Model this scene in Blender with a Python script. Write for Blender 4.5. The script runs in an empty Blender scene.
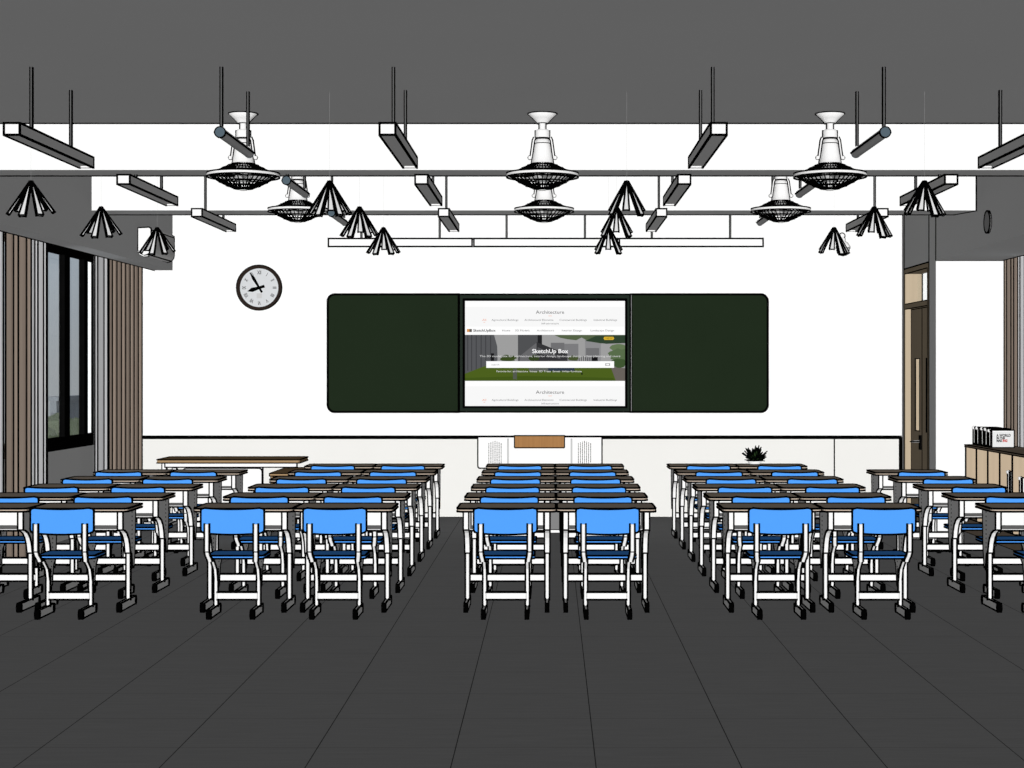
import bpy, math, random
from mathutils import Vector
PI = math.pi
random.seed(4)
S = bpy.context.scene
COL = S.collection

# ---------------------------------------------------------------- camera frame
F = 1620.0; VX, VY = 551.6, 373.0; CAMZ = 1.44          # focal length in pixels, vanishing point, eye height
def X(px, d): return (px - VX) * d / F
def Z(py, d): return CAMZ + (VY - py) * d / F
cam = bpy.data.cameras.new('camera'); co = bpy.data.objects.new('camera', cam); COL.objects.link(co)
co.location = (0, 0, CAMZ); co.rotation_euler = (PI / 2, 0, 0)
cam.sensor_width = 36; cam.lens = F / 1024 * 36
cam.shift_x = -(VX - 512) / 1024; cam.shift_y = -(384 - VY) / 1024
cam.clip_end = 500; S.camera = co

# ---------------------------------------------------------------- materials
FRONT, SIDE = 3.5, 0.40
def lin(c):
    c = c / 255.0
    return c / 12.92 if c <= .04045 else ((c + .055) / 1.055) ** 2.4
def seen(r, g, b, k=FRONT / PI): return tuple(min(.95, lin(c) / k) for c in (r, g, b))
MAT = {}
def diff(name, col, noise=0, scale=(1, 1, 1), detail=4, rough=1):
    m = bpy.data.materials.new(name); m.use_nodes = True; nt = m.node_tree; nt.nodes.clear()
    out = nt.nodes.new('ShaderNodeOutputMaterial'); d = nt.nodes.new('ShaderNodeBsdfDiffuse')
    nt.links.new(d.outputs[0], out.inputs[0]); d.inputs[0].default_value = (*col, 1)
    if noise:
        tc = nt.nodes.new('ShaderNodeTexCoord'); mp = nt.nodes.new('ShaderNodeMapping'); mp.inputs[3].default_value = scale
        n = nt.nodes.new('ShaderNodeTexNoise'); n.inputs['Scale'].default_value = 1; n.inputs['Detail'].default_value = detail
        cr = nt.nodes.new('ShaderNodeValToRGB')
        cr.color_ramp.elements[0].position = .3; cr.color_ramp.elements[1].position = .7
        cr.color_ramp.elements[0].color = (*[c * (1 - noise) for c in col], 1)
        cr.color_ramp.elements[1].color = (*[min(.95, c * (1 + noise)) for c in col], 1)
        nt.links.new(tc.outputs['Object'], mp.inputs[0]); nt.links.new(mp.outputs[0], n.inputs[0])
        nt.links.new(n.outputs[0], cr.inputs[0]); nt.links.new(cr.outputs[0], d.inputs[0])
    MAT[name] = m; return m
def emis(name, col, st=1):
    m = bpy.data.materials.new(name); m.use_nodes = True; nt = m.node_tree; nt.nodes.clear()
    out = nt.nodes.new('ShaderNodeOutputMaterial'); d = nt.nodes.new('ShaderNodeEmission')
    d.inputs[0].default_value = (*[lin(c) for c in col], 1); d.inputs[1].default_value = st
    nt.links.new(d.outputs[0], out.inputs[0]); MAT[name] = m; return m
diff('white', (.91, .905, .90), .01, (3, 3, 3))
diff('wall', (.92, .92, .915), .008, (1, 1, 1))
diff('line', (.001, .001, .001))
diff('black', (.003, .003, .003), .2, (9, 9, 9))
diff('ceiling', (.90, .90, .90), .008, (1, 1, 1))
diff('wainscot', seen(243, 242, 238), .01, (2, 2, 2))
diff('blue', (.083, .338, .93), .015, (4, 4, 4))
diff('desktop', (.56, .46, .37), .07, (2, 30, 30))
diff('cabinet', seen(196, 176, 150), .05, (30, 30, 1.5))
diff('cabinet_top', seen(168, 151, 134), .06, (8, 8, 8))
diff('door_wood', seen(196, 178, 152), .04, (20, 20, 1))
diff('teacher_wood', seen(170, 140, 104), .06, (1.5, 25, 25))
diff('panel_wood', seen(172, 126, 80), .1, (60, 60, 2))
diff('board', seen(33, 44, 30), .03, (2, 2, 2))
diff('board_frame', seen(36, 45, 38), .03, (2, 2, 2))
diff('rod', (.115, .115, .115), .02, (3, 3, 3))
diff('rodside', (.9, .9, .9), .02, (3, 3, 3))
diff('pale', seen(236, 236, 236), .01, (5, 5, 5))
diff('cap', seen(88, 103, 113), .02, (5, 5, 5))
diff('tubegrey', (.55, .55, .55), .02, (5, 5, 5))
diff('brown_cloth', (.27, .215, .175), .06, (40, 40, 1))
diff('sheer', (.56, .56, .57), .04, (40, 40, 1))
diff('clockrim', seen(46, 38, 34), .1, (8, 8, 8))
diff('clockface', seen(216, 218, 220), .02, (8, 8, 8))
diff('greyink', seen(150, 150, 150)); diff('ink', seen(60, 60, 60)); diff('inkred', seen(205, 60, 55))
diff('stripe', seen(204, 204, 204))
diff('leaf', seen(38, 58, 30), .4, (40, 40, 40)); diff('soil', seen(40, 30, 24), .3, (60, 60, 60))
diff('bldg', seen(122, 127, 132), .12, (.6, .6, .6)); diff('bldg2', seen(140, 146, 150), .1, (.5, .5, .5))
diff('trees', seen(96, 104, 84), .35, (.9, .9, .9)); diff('grassland', seen(96, 104, 84), .2, (.3, .3, .3))
diff('camgrey', seen(190, 190, 190))

def glass():
    m = bpy.data.materials.new('glass'); m.use_nodes = True; nt = m.node_tree; nt.nodes.clear()
    out = nt.nodes.new('ShaderNodeOutputMaterial'); t = nt.nodes.new('ShaderNodeBsdfTransparent'); g = nt.nodes.new('ShaderNodeBsdfGlossy')
    g.inputs['Roughness'].default_value = .02; t.inputs[0].default_value = (.97, .98, .98, 1)
    mx = nt.nodes.new('ShaderNodeMixShader'); mx.inputs[0].default_value = .03
    nt.links.new(t.outputs[0], mx.inputs[1]); nt.links.new(g.outputs[0], mx.inputs[2]); nt.links.new(mx.outputs[0], out.inputs[0])
    MAT['glass'] = m
glass()
def floor_mat():
    m = bpy.data.materials.new('floor_tiles'); m.use_nodes = True; nt = m.node_tree; nt.nodes.clear(); N = nt.nodes.new; L = nt.links.new
    out = N('ShaderNodeOutputMaterial'); d = N('ShaderNodeBsdfDiffuse'); L(d.outputs[0], out.inputs[0])
    tc = N('ShaderNodeTexCoord'); sp = N('ShaderNodeSeparateXYZ'); L(tc.outputs['Object'], sp.inputs[0])
    mp = N('ShaderNodeMapping'); mp.inputs[3].default_value = (2.2, 34, 1); L(tc.outputs['Object'], mp.inputs[0])
    n = N('ShaderNodeTexNoise'); n.inputs['Scale'].default_value = 1.6; n.inputs['Detail'].default_value = 5; L(mp.outputs[0], n.inputs[0])
    cr = N('ShaderNodeValToRGB'); cr.color_ramp.elements[0].position = .35; cr.color_ramp.elements[1].position = .75
    cr.color_ramp.elements[0].color = (.385, .385, .388, 1); cr.color_ramp.elements[1].color = (.44, .44, .443, 1); L(n.outputs[0], cr.inputs[0])
    def groove(sock, off, per, wid):
        a = N('ShaderNodeMath'); a.operation = 'SUBTRACT'; L(sock, a.inputs[0]); a.inputs[1].default_value = off
        b = N('ShaderNodeMath'); b.operation = 'DIVIDE'; L(a.outputs[0], b.inputs[0]); b.inputs[1].default_value = per
        c = N('ShaderNodeMath'); c.operation = 'FRACT'; L(b.outputs[0], c.inputs[0])
        e = N('ShaderNodeMath'); e.operation = 'LESS_THAN'; L(c.outputs[0], e.inputs[0]); e.inputs[1].default_value = wid / per
        return e.outputs[0]
    gx = groove(sp.outputs[0], .1624 - 50 * .5311 - .002, .5311, .0042); gy = groove(sp.outputs[1], -20.0, .5245, .006)
    m1 = N('ShaderNodeMixRGB'); L(gy, m1.inputs[0]); L(cr.outputs[0], m1.inputs[1]); m1.inputs[2].default_value = (.29, .29, .29, 1)
    m2 = N('ShaderNodeMixRGB'); L(gx, m2.inputs[0]); L(m1.outputs[0], m2.inputs[1]); m2.inputs[2].default_value = (.09, .09, .09, 1)
    L(m2.outputs[0], d.inputs[0]); MAT['floor'] = m
floor_mat()

# ---------------------------------------------------------------- mesh builder
class MB:
    def __init__(s): s.v = []; s.f = []; s.m = []; s.s = []
    def add(s, vs, fs, mat, smooth=False):
        o = len(s.v); s.v += [tuple(v) for v in vs]
        for f in fs: s.f.append([o + i for i in f]); s.m.append(mat); s.s.append(smooth)
    def line(s, p, q, w=.01, mat='line'):
        p, q = Vector(p), Vector(q); d = q - p
        if d.length < 1e-6: return
        d.normalize(); a = Vector((0, 0, 1)) if abs(d.z) < .9 else Vector((1, 0, 0))
        u = d.cross(a).normalized(); v = d.cross(u); h = w / 2; p = p - d * h * .9; q = q + d * h * .9
        vs = [b + u * h * i + v * h * j for b in (p, q) for i, j in ((-1, -1), (1, -1), (1, 1), (-1, 1))]
        s.add(vs, [(0, 1, 2, 3), (7, 6, 5, 4), (0, 4, 5, 1), (1, 5, 6, 2), (2, 6, 7, 3), (3, 7, 4, 0)], mat)
    def box(s, x0, x1, y0, y1, z0, z1, mat, lw=0, only=None):
        vs = [(x, y, z) for z in (z0, z1) for x, y in ((x0, y0), (x1, y0), (x1, y1), (x0, y1))]
        s.add(vs, [(3, 2, 1, 0), (4, 5, 6, 7), (0, 1, 5, 4), (1, 2, 6, 5), (2, 3, 7, 6), (3, 0, 4, 7)], mat)
        if lw:
            E = [(0, 1), (1, 2), (2, 3), (3, 0), (4, 5), (5, 6), (6, 7), (7, 4), (0, 4), (1, 5), (2, 6), (3, 7)]
            for k, (a, b) in enumerate(E):
                if only is None or k in only: s.line(vs[a], vs[b], lw)
    def prism(s, pts, ax, a0, a1, mat, lw=0, ang=30, mcap=None, caps=(1, 1)):
        def P(p, a):
            return (a, p[0], p[1]) if ax == 'x' else (p[0], a, p[1]) if ax == 'y' else (p[0], p[1], a)
        n = len(pts); A = [P(p, a0) for p in pts]; B = [P(p, a1) for p in pts]
        s.add(A + B, [(i, (i + 1) % n, n + (i + 1) % n, n + i) for i in range(n)], mat)
        s.add(A, [tuple(reversed(range(n)))], mcap or mat); s.add(B, [tuple(range(n))], mcap or mat)
        if lw:
            for i in range(n):
                j = (i + 1) % n
                if caps[0]: s.line(A[i], A[j], lw)
                if caps[1]: s.line(B[i], B[j], lw)
                u = Vector(pts[i]) - Vector(pts[i - 1]); w = Vector(pts[j]) - Vector(pts[i])
                if u.length and w.length and math.degrees(u.angle(w)) > ang: s.line(A[i], B[i], lw)
    def tube(s, path, r, mat, seg=10, bead=0, ry=None):
        ry = ry or r; rings = []; path = [Vector(p) for p in path]
        for i, p in enumerate(path):
            d = (path[min(i + 1, len(path) - 1)] - path[max(i - 1, 0)]).normalized()
            u = Vector((1, 0, 0)) if abs(d.x) < .8 else Vector((0, 1, 0))
            u = (u - d * u.dot(d)).normalized(); v = d.cross(u)
            rings.append([p + u * r * math.cos(2 * PI * k / seg) + v * ry * math.sin(2 * PI * k / seg) for k in range(seg)])
        vs = [q for R in rings for q in R]; fs = []
        for i in range(len(path) - 1):
            for k in range(seg): fs.append((i * seg + k, i * seg + (k + 1) % seg, (i + 1) * seg + (k + 1) % seg, (i + 1) * seg + k))
        s.add(vs, fs, mat, True)
        s.add(rings[0], [tuple(range(seg))], mat); s.add(rings[-1], [tuple(range(seg))], mat)
        if bead:
            for i in range(len(path) - 1):
                for k in (0, seg // 2):
                    o = (rings[i][k] - path[i]).normalized() * bead * .3; s.line(rings[i][k] + o, rings[i + 1][k] + o, bead)
    def lathe(s, prof, c, mat, seg=32, smooth=True):
        vs = []; fs = []; n = len(prof)
        for k in range(seg):
            a = 2 * PI * k / seg
            for r, z in prof: vs.append((c[0] + r * math.cos(a), c[1] + r * math.sin(a), c[2] + z))
        for k in range(seg):
            for i in range(n - 1):
                j = (k + 1) % seg; fs.append((k * n + i, j * n + i, j * n + i + 1, k * n + i + 1))
        s.add(vs, fs, mat, smooth)
    def ring(s, r, z, c, w, mat='line', seg=40):
        P = [(c[0] + r * math.cos(2 * PI * k / seg), c[1] + r * math.sin(2 * PI * k / seg), c[2] + z) for k in range(seg)]
        for k in range(seg): s.line(P[k], P[(k + 1) % seg], w, mat)
    def text(s, t, x, z, y, size, mat, align='CENTER', bold=0, wide=1.0, rot=0):
        cu = bpy.data.curves.new('t', 'FONT'); cu.body = t; cu.size = size; cu.align_x = align; cu.align_y = 'CENTER'
        cu.offset = bold; cu.extrude = 0; cu.resolution_u = 3
        o = bpy.data.objects.new('t', cu); COL.objects.link(o)
        dg = bpy.context.evaluated_depsgraph_get(); me = bpy.data.meshes.new_from_object(o.evaluated_get(dg))
        ca, sa = math.cos(rot), math.sin(rot)
        vs = [(x + (v.co.x * wide) * ca - v.co.y * sa, y, z + v.co.x * wide * sa + v.co.y * ca) for v in me.vertices]
        s.add(vs, [tuple(p.vertices) for p in me.polygons], mat)
        bpy.data.objects.remove(o); bpy.data.meshes.remove(me); bpy.data.curves.remove(cu)
    def build(s, name, parent=None, loc=None):
        me = bpy.data.meshes.new(name); me.from_pydata(s.v, [], s.f)
        names = []
        for k in s.m:
            if k not in names: names.append(k)
        for k in names: me.materials.append(MAT[k])
        me.polygons.foreach_set('material_index', [names.index(k) for k in s.m])
        me.polygons.foreach_set('use_smooth', s.s); me.update()
        o = bpy.data.objects.new(name, me); COL.objects.link(o); o.parent = parent
        if loc: o.location = loc
        return o
def tag(o, label, cat, group=None):
    o['label'] = label; o['category'] = cat
    if group: o['group'] = group
    return o
def thing(name, label, cat, loc=(0, 0, 0), group=None):
    o = bpy.data.objects.new(name, None); COL.objects.link(o); o.location = loc; o.empty_display_size = .1
    return tag(o, label, cat, group)
def struct(name, mb, parent=None):
    o = mb.build(name, parent)
    if not parent: o['kind'] = 'structure'
    return o
def dup(root, loc, label, group=None):
    r = root.copy(); COL.objects.link(r); r.location = loc; r['label'] = label
    if group: r['group'] = group
    for ch in list(root.children):
        c = ch.copy(); COL.objects.link(c); c.parent = r
        for g in ch.children:
            d = g.copy(); COL.objects.link(d); d.parent = c
    return r
def rrect(x0, x1, z0, z1, r, n=4, corners=(1, 1, 1, 1)):
    P = []
    for k, (cx, cz, a, sx, sz) in enumerate(((x1 - r, z1 - r, 0, 1, 1), (x0 + r, z1 - r, 90, -1, 1), (x0 + r, z0 + r, 180, -1, -1), (x1 - r, z0 + r, 270, 1, -1))):
        if corners[k]:
            for i in range(n + 1):
                t = math.radians(a + 90 * i / n); P.append((cx + r * math.cos(t), cz + r * math.sin(t)))
        else: P.append((cx + sx * r, cz + sz * r))
    return P

# ---------------------------------------------------------------- room shell
D = 16.2; ZC = 3.09; XL, XR = -3.79, 3.504; SB = 2.467     # front wall distance, ceiling, soffit faces, soffit underside
WL, WR = -4.2, 4.36                                       # window wall planes
Y0 = -1.2
m = MB(); m.box(-4.6, 4.8, Y0, 17.5, -.12, 0, 'floor'); struct('floor', m)
m = MB(); m.box(-4.6, 4.8, Y0, D + .2, ZC, ZC + .15, 'ceiling'); struct('ceiling', m)
m = MB(); m.box(-4.6, 4.8, D, D + .2, 0, ZC, 'wall'); m.line((XL + -.3, D, .003), (XR, D, .003), .008)
struct('wall_front', m)
m = MB(); m.box(-4.6, 4.8, Y0 - .2, Y0, 0, ZC, 'wall'); struct('wall_back', m)
# left window wall: opening y 11.0..14.95, z .78..2.6
m = MB()
m.box(WL - .16, WL, Y0, D, 0, .78, 'wall'); m.box(WL - .16, WL, Y0, D, 2.60, ZC, 'wall')
m.box(WL - .16, WL, 15.0, D, .78, 2.60, 'wall'); m.box(WL - .16, WL, Y0, 11.6, .78, 2.60, 'wall')
struct('wall_left', m)
m = MB(); m.box(-3.973, XL, Y0, D, SB, ZC, 'ceiling'); m.line((-3.973, Y0 + .1, SB), (-3.973, D, SB), .012)
struct('trim_1', m)
# right side: near soffit, corner wall, window wall, door bay
m = MB(); m.box(XR, 4.105, Y0, 14.77, SB, ZC, 'ceiling'); m.line((4.105, Y0 + .1, SB), (4.105, 14.77, SB), .012)
m.line((XR, 14.765, SB), (4.105, 14.765, SB), .012); m.line((XR, 14.762, SB), (XR, 14.762, 3.05), .014)
struct('trim_2', m)
m = MB(); m.box(XR, 4.8, 14.77, 15.03, 0, ZC, 'wall')
m.line((XR, 15.03, 0.02), (XR, 15.03, ZC), .014); m.line((XR, 16.085, 0.02), (XR, 16.085, ZC), .016)
m.box(XR, 3.665, 15.03, 16.085, 2.476, ZC, 'wall'); m.box(XR, 3.665, 16.085, D, 0, ZC, 'wall'); m.line((XR, 15.03, 2.47), (XR, 16.085, 2.47), .014)
struct('wall_right', m)
m = MB()
m.box(WR, WR + .2, Y0, 14.77, 0, .78, 'wall'); m.box(WR, WR + .2, Y0, 14.77, 2.60, ZC, 'wall'); m.box(WR, WR + .2, 14.62, 14.77, .78, 2.6, 'wall')
m.box(WR, WR + .2, Y0, 14.0, .78, 2.6, 'wall'); m.box(4.6, 4.8, 15.03, D, 0, ZC, 'wall')
struct('wall_window_side', m)
# ceiling beams
def beam(n, d0, d1, z, x0=XL, x1=XR):
    m = MB(); m.box(x0, x1, d0, d1, z, ZC, 'wall')
    m.line((x0, d1, z), (x1 - .1 * (n - 1), d1, z), .014); m.line((x0, d0, ZC), (x1, d0, ZC), .016)
    if n == 2: m.line((x1 - .004, d0, z), (x1 - .004, d0, ZC), .014); m.line((x1 - .1, d1, z), (x1, d0, z), .012)
    struct('trim_%d' % (n + 2), m)
beam(1, 10.69, 10.99, 2.78); beam(2, 13.35, 13.69, 2.78)
# wainscot, rail
m = MB(); m.box(-4.2, XR - .02, D - .015, D, .004, .78, 'wainscot'); x = X(834, D); m.line((x, D - .016, .01), (x, D - .016, .78), .012)
m.box(XR - .035, XR - .002, D - .03, D, 0, .80, 'line')
struct('trim_5', m)
m = MB(); m.box(-4.15, XR - .01, D - .035, D - .001, .78, .815, 'line'); struct('trim_6', m)

# ---------------------------------------------------------------- left window and its curtains
def window(name, xi, xo, y0, y1, z0, z1, mull, fw=.06):
    r = bpy.data.objects.new(name, None); COL.objects.link(r); r['kind'] = 'structure'
    m = MB(); m.box(xi, xo, y0, y1, z0, z0 + .11, 'black'); m.box(xi, xo, y0, y1, z1 - .15, z1, 'black')
    m.box(xi, xo, y0, y0 + fw, z0, z1, 'black'); m.box(xi, xo, y1 - .05, y1, z0, z1, 'black')
    for a, b in mull: m.box(xi, xo, a, b, z0, z1, 'black')
    m.build('window_frame', r)
    e = [y0 + fw] + [q for ab in mull for q in ab] + [y1 - .05]; xm = (xi + xo) / 2
    for a, b in zip(e[0::2], e[1::2]):
        g = MB(); g.box(xm - .003, xm + .003, a, b, z0 + .11, z1 - .15, 'glass'); g.build('window_pane', r)
window('window_1', WL - .05, WL, 11.6, 15.0, .78, 2.61, [(12.3, 12.42), (12.9, 13.02), (13.975, 14.13), (14.565, 14.675)])
window('window_2', WR - .05, WR, 14.0, 14.66, .78, 2.61, [])
def curtain(x, y0, y1, z1, mat, amp, per, label, kind, lw=.011, sgn=1, ph=0.0):
    n = max(6, int((y1 - y0) / per * 8)); A = []
    rnd = random.Random(int(y0 * 100) + int(x * 10)); k1 = rnd.random() * 6
    for i in range(n + 1):
        t = i / n; y = y0 + (y1 - y0) * t
        w = math.sin(2 * PI * (y - y0) / per + ph + .9 * math.sin(3.1 * (y - y0) / per + k1))
        A.append((x + sgn * amp * w, y))
    B = [(p[0] - sgn * .008, p[1]) for p in reversed(A)]
    m = MB(); vs = A + B; N = len(A)
    for i in range(N - 1):
        a, b = A[i], A[i + 1]
        m.add([(a[0], a[1], .012), (b[0], b[1], .012), (b[0], b[1], z1), (a[0], a[1], z1)], [(0, 1, 2, 3)], mat, False)
        a2, b2 = (a[0] - sgn * .008, a[1]), (b[0] - sgn * .008, b[1])
        m.add([(a2[0], a2[1], .012), (b2[0], b2[1], .012), (b2[0], b2[1], z1), (a2[0], a2[1], z1)], [(3, 2, 1, 0)], mat, False)
        m.add([(a[0], a[1], .012), (a2[0], a2[1], .012), (b2[0], b2[1], .012), (b[0], b[1], .012)], [(0, 1, 2, 3)], mat)
        if 0 < i:
            g0 = A[i][0] - A[i - 1][0]; g1 = A[i + 1][0] - A[i][0]
            if g0 * g1 <= 0: m.line((A[i][0] + sgn * .001, A[i][1], .015), (A[i][0] + sgn * .001, A[i][1], z1), lw)
    for e in (A[0], A[-1]): m.line((e[0], e[1], .015), (e[0], e[1], z1), lw)
    o = m.build(kind); return tag(o, label, 'curtain', 'curtains at the windows')
ZT = ZC - .02
curtain(-4.09, 11.55, 12.07, ZT, 'sheer', .022, .14, 'pale sheer curtain cut off by the left edge of the picture', 'sheer_curtain')
curtain(-4.08, 12.12, 12.67, ZT, 'brown_cloth', .034, .15, 'brown pleated curtain left of the window, between two pale sheers', 'curtain')
curtain(-4.09, 12.70, 13.14, ZT, 'sheer', .024, .11, 'pale sheer curtain bordering the left side of the window', 'sheer_curtain')
curtain(-4.09, 14.49, 14.85, ZT, 'sheer', .024, .17, 'pale sheer curtain bordering the right side of the window', 'sheer_curtain')
curtain(-4.08, 14.88, 16.03, ZT, 'brown_cloth', .035, .155, 'brown pleated curtain in the left corner beside the board wall', 'curtain')
curtain(4.135, 14.37, 14.765, ZT, 'brown_cloth', .024, .11, 'brown pleated curtain at the right edge, beside the folders', 'curtain', .009, -1)
curtain(4.14, 14.22, 14.35, ZT, 'sheer', .018, .09, 'pale sheer curtain at the extreme right edge', 'sheer_curtain', .009, -1)

# ---------------------------------------------------------------- door
dr = bpy.data.objects.new('door_1', None); COL.objects.link(dr); dr['kind'] = 'structure'
m = MB(); fx0, fx1 = XR - .004, 3.668
m.box(fx0, fx1, 16.035, 16.083, 0, 2.468, 'door_wood'); m.box(fx0, fx1, 15.032, 15.08, 0, 2.468, 'door_wood')
m.box(fx0, fx1, 15.08, 16.035, 2.42, 2.468, 'door_wood'); m.box(fx0, fx1, 15.08, 16.035, 2.07, 2.12, 'door_wood')
for y, z0, z1 in ((15.08, 0, 2.42),): m.line((fx0, y, z0 + .01), (fx0, y, z1), .009)
for z in (2.42, 2.12, 2.07): m.line((fx0, 15.08, z), (fx0, 16.035, z), .009)
m.line((fx1, 16.03, 2.12), (fx1, 16.03, 2.42), .012); m.build('door_frame', dr)
m = MB(); m.box(3.62, 3.626, 15.09, 16.03, 2.125, 2.415, 'glass'); m.build('transom_pane', dr)
for a, b, hs in ((15.562, 16.03, 15.62), (15.085, 15.556, 15.50)):
    m = MB(); g0, g1 = (a + .10, a + .29) if a > 15.5 else (a + .11, a + .30)
    m.box(3.56, 3.60, a, g0, .01, 2.065, 'door_wood'); m.box(3.56, 3.60, g1, b, .01, 2.065, 'door_wood')
    m.box(3.56, 3.60, g0, g1, .01, .878, 'door_wood'); m.box(3.56, 3.60, g0, g1, 1.58, 2.065, 'door_wood')
    m.line((3.56, a, .02), (3.56, a, 2.065), .009); m.line((3.56, b, .02), (3.56, b, 2.065), .009); m.line((3.56, a, 2.065), (3.56, b, 2.065), .009)
    for y in (g0, g1): m.line((3.56, y, .878), (3.56, y, 1.58), .012)
    for z in (.878, 1.58): m.line((3.56, g0, z), (3.56, g1, z), .009)
    lf = m.build('door_leaf', dr)
    g = MB(); g.box(3.586, 3.59, g0, g1, .88, 1.578, 'glass'); g.build('door_glass', lf)
    if a > 15.5:
        h = MB(); h.box(3.545, 3.56, hs - .03, hs + .03, .70, .84, 'black'); h.tube([(3.548, hs, .78), (3.50, hs, .78), (3.495, hs + .02, .78), (3.495, hs + .09, .775)], .011, 'camgrey', 8, .012)
        h.build('door_handle', lf)

# ---------------------------------------------------------------- ceiling lights
def rods(m, x, ys, z0, z1, w=.0065):
    for y in ys:
        m.box(x - w, x + w, y - w, y + w, z0, z1, 'rod')
        for sx in (-1, 1):
            for sy in (-1, 1): m.line((x + sx * w, y + sy * w, z0), (x + sx * w, y + sy * w, z1), .006)
BX = [-2.805, -.853, .869, 2.618]; BY = [8.42, 10.615, 12.81]; L = 1.352
rowsN = ['row nearest the viewer', 'middle row', 'row nearest the board wall']
colsN = ['far left', 'centre left', 'centre right', 'far right']
def bar_light():
    t = thing('linear_light', '', 'ceiling light')
    m = MB(); m.box(-.041, .041, 0, L, 2.692, 2.739, 'white'); m.box(-.041, -.034, 0, L, 2.678, 2.692, 'white'); m.box(.034, .041, 0, L, 2.678, 2.692, 'white')
    m.box(-.034, .034, 0, .007, 2.678, 2.692, 'white'); m.box(-.034, .034, L - .007, L, 2.678, 2.692, 'white')
    V = [(x, y, z) for z in (2.678, 2.739) for x, y in ((-.041, 0), (.041, 0), (.041, L), (-.041, L))]
    for a, b in ((0, 1), (1, 2), (3, 0), (4, 5), (5, 6), (7, 4), (0, 4), (1, 5), (2, 6), (3, 7)): m.line(V[a], V[b], .0115)
    m.line(V[2], V[3], .006)
    m.build('light_housing', t)
    m = MB(); m.box(-.034, .034, .007, L - .007, 2.688, 2.692, 'white'); m.build('diffuser', t)
    for y in (.318, L - .318):
        m = MB(); rods(m, 0, [y], 2.739, ZC - .001); m.build('suspension_rod', t)
    return t
b0 = None
for j, y in enumerate(BY):
    for i, x in enumerate(BX):
        lb = 'long white box light on two rods, %s column, %s' % (colsN[i], rowsN[j])
        if b0 is None: b0 = bar_light(); b0.location = (x, y, 0); b0['label'] = lb; b0['group'] = 'box lights under the ceiling'
        else: dup(b0, (x, y, 0), lb, 'box lights under the ceiling')
def tube_light():
    t = thing('tube_light', '', 'ceiling light')
    m = MB(); m.tube([(0, -.03, 2.733), (0, .79, 2.733)], .028, 'tubegrey', 16, .009)
    n = 20
    m.prism([(.029 * math.cos(2 * PI * k / n), 2.733 + .029 * math.sin(2 * PI * k / n)) for k in range(n)], 'y', -.04, -.03, 'cap', .006, 60)
    m.prism([(.029 * math.cos(2 * PI * k / n), 2.733 + .029 * math.sin(2 * PI * k / n)) for k in range(n)], 'y', .79, .80, 'cap')
    m.build('light_tube', t)
    for y in (0.0, .765):
        m = MB(); rods(m, 0, [y], 2.772, ZC - .001); m.build('suspension_rod', t)
    return t
t0 = None
for j, y in enumerate([8.735, 10.91, 13.13]):
    for i, x in enumerate([-1.780, 1.791]):
        lb = 'round grey tube light on two rods, %s side, %s' % (['left', 'right'][i], rowsN[j])
        if t0 is None: t0 = tube_light(); t0.location = (x, y, 0); t0['label'] = lb; t0['group'] = 'round tube lights'
        else: dup(t0, (x, y, 0), lb, 'round tube lights')
# board lights
bl = None
for i in range(3):
    x = X(327.5 + 145.5 * i, 15.42)
    lb = 'slim horizontal light over the green board, %s of three end to end' % ['leftmost', 'middle one', 'rightmost'][i]
    if bl is None:
        bl = thing('board_light', lb, 'light', (x, 15.42, 0), 'lights over the green board')
        w = 145.5 * 15.42 / F
        m = MB(); m.box(.009, w - .009, 0, .06, 2.644, 2.72, 'white', .015, only=(0, 4, 8, 9, 5, 6, 7)); m.build('light_housing', bl)
        for q in (.319, w - .319):
            m = MB(); rods(m, q, [.03], 2.72, ZC - .001, .0075); m.build('suspension_rod', bl)
    else: dup(bl, (x, 15.42, 0), lb, 'lights over the green board')

# slatted cone pendants
def cone(ci):
    t = thing('slatted_pendant', '', 'pendant light')
    az = [[-172, -112, -68, -10, 55, 125], [-165, -122, -62, -22, 45, 85, 115], [-142, -40, 35, 92, 145], [-148, -58, -25, 70, 102, 150]][ci]
    RR = (.128, .122, .108, .115)[ci]
    az = [a + (18, 8, -3, -13)[ci] for a in az]
    for a in az:
        c, s_ = math.cos(math.radians(a)), math.sin(math.radians(a))
        R = RR; zb = -.192 + .030 * s_
        end = Vector((R * c, R * s_, zb)); top = Vector((.006 * c, .006 * s_, -.012))
        tang = Vector((-s_, c, 0)); d = (end - top).normalized(); nrm = d.cross(tang).normalized()
        m = MB(); q = []
        for p, w, h in ((top, .004, .004), (end, .0185, .007)):
            for i, j in ((-1, -1), (1, -1), (1, 1), (-1, 1)): q.append(p + tang * w * i + nrm * h * j)
        m.add(q, [(3, 2, 1, 0), (4, 5, 6, 7), (0, 1, 5, 4), (1, 2, 6, 5), (2, 3, 7, 6), (3, 0, 4, 7)], 'pale')
        for i in range(4): m.line(q[i], q[i + 4], .010); m.line(q[4 + i], q[4 + (i + 1) % 4], .009)
        m.build('slat', t)
    m = MB(); m.lathe([(.0, 0), (.008, -.004), (.016, -.03), (.0, -.034)], (0, 0, 0), 'black', 12); m.build('hub', t)
    m = MB(); m.tube([(0, 0, -.004), (0, 0, ZC - 2.572)], .0004, 'camgrey', 6); m.build('wire', t)
    return t
K = {}
for j, y in enumerate([9.5, 10.98, 12.54]):
    for i, x in enumerate([-3.053, -1.302, .4405, 2.187]):
        lb = 'small splayed slat pendant, %s column, %s' % (colsN[i], rowsN[j])
        if i not in K: K[i] = cone(i); K[i].location = (x, y, 2.572); K[i]['label'] = lb; K[i]['group'] = 'splayed slat pendants'
        else: dup(K[i], (x, y, 2.572), lb, 'splayed slat pendants')

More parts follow.
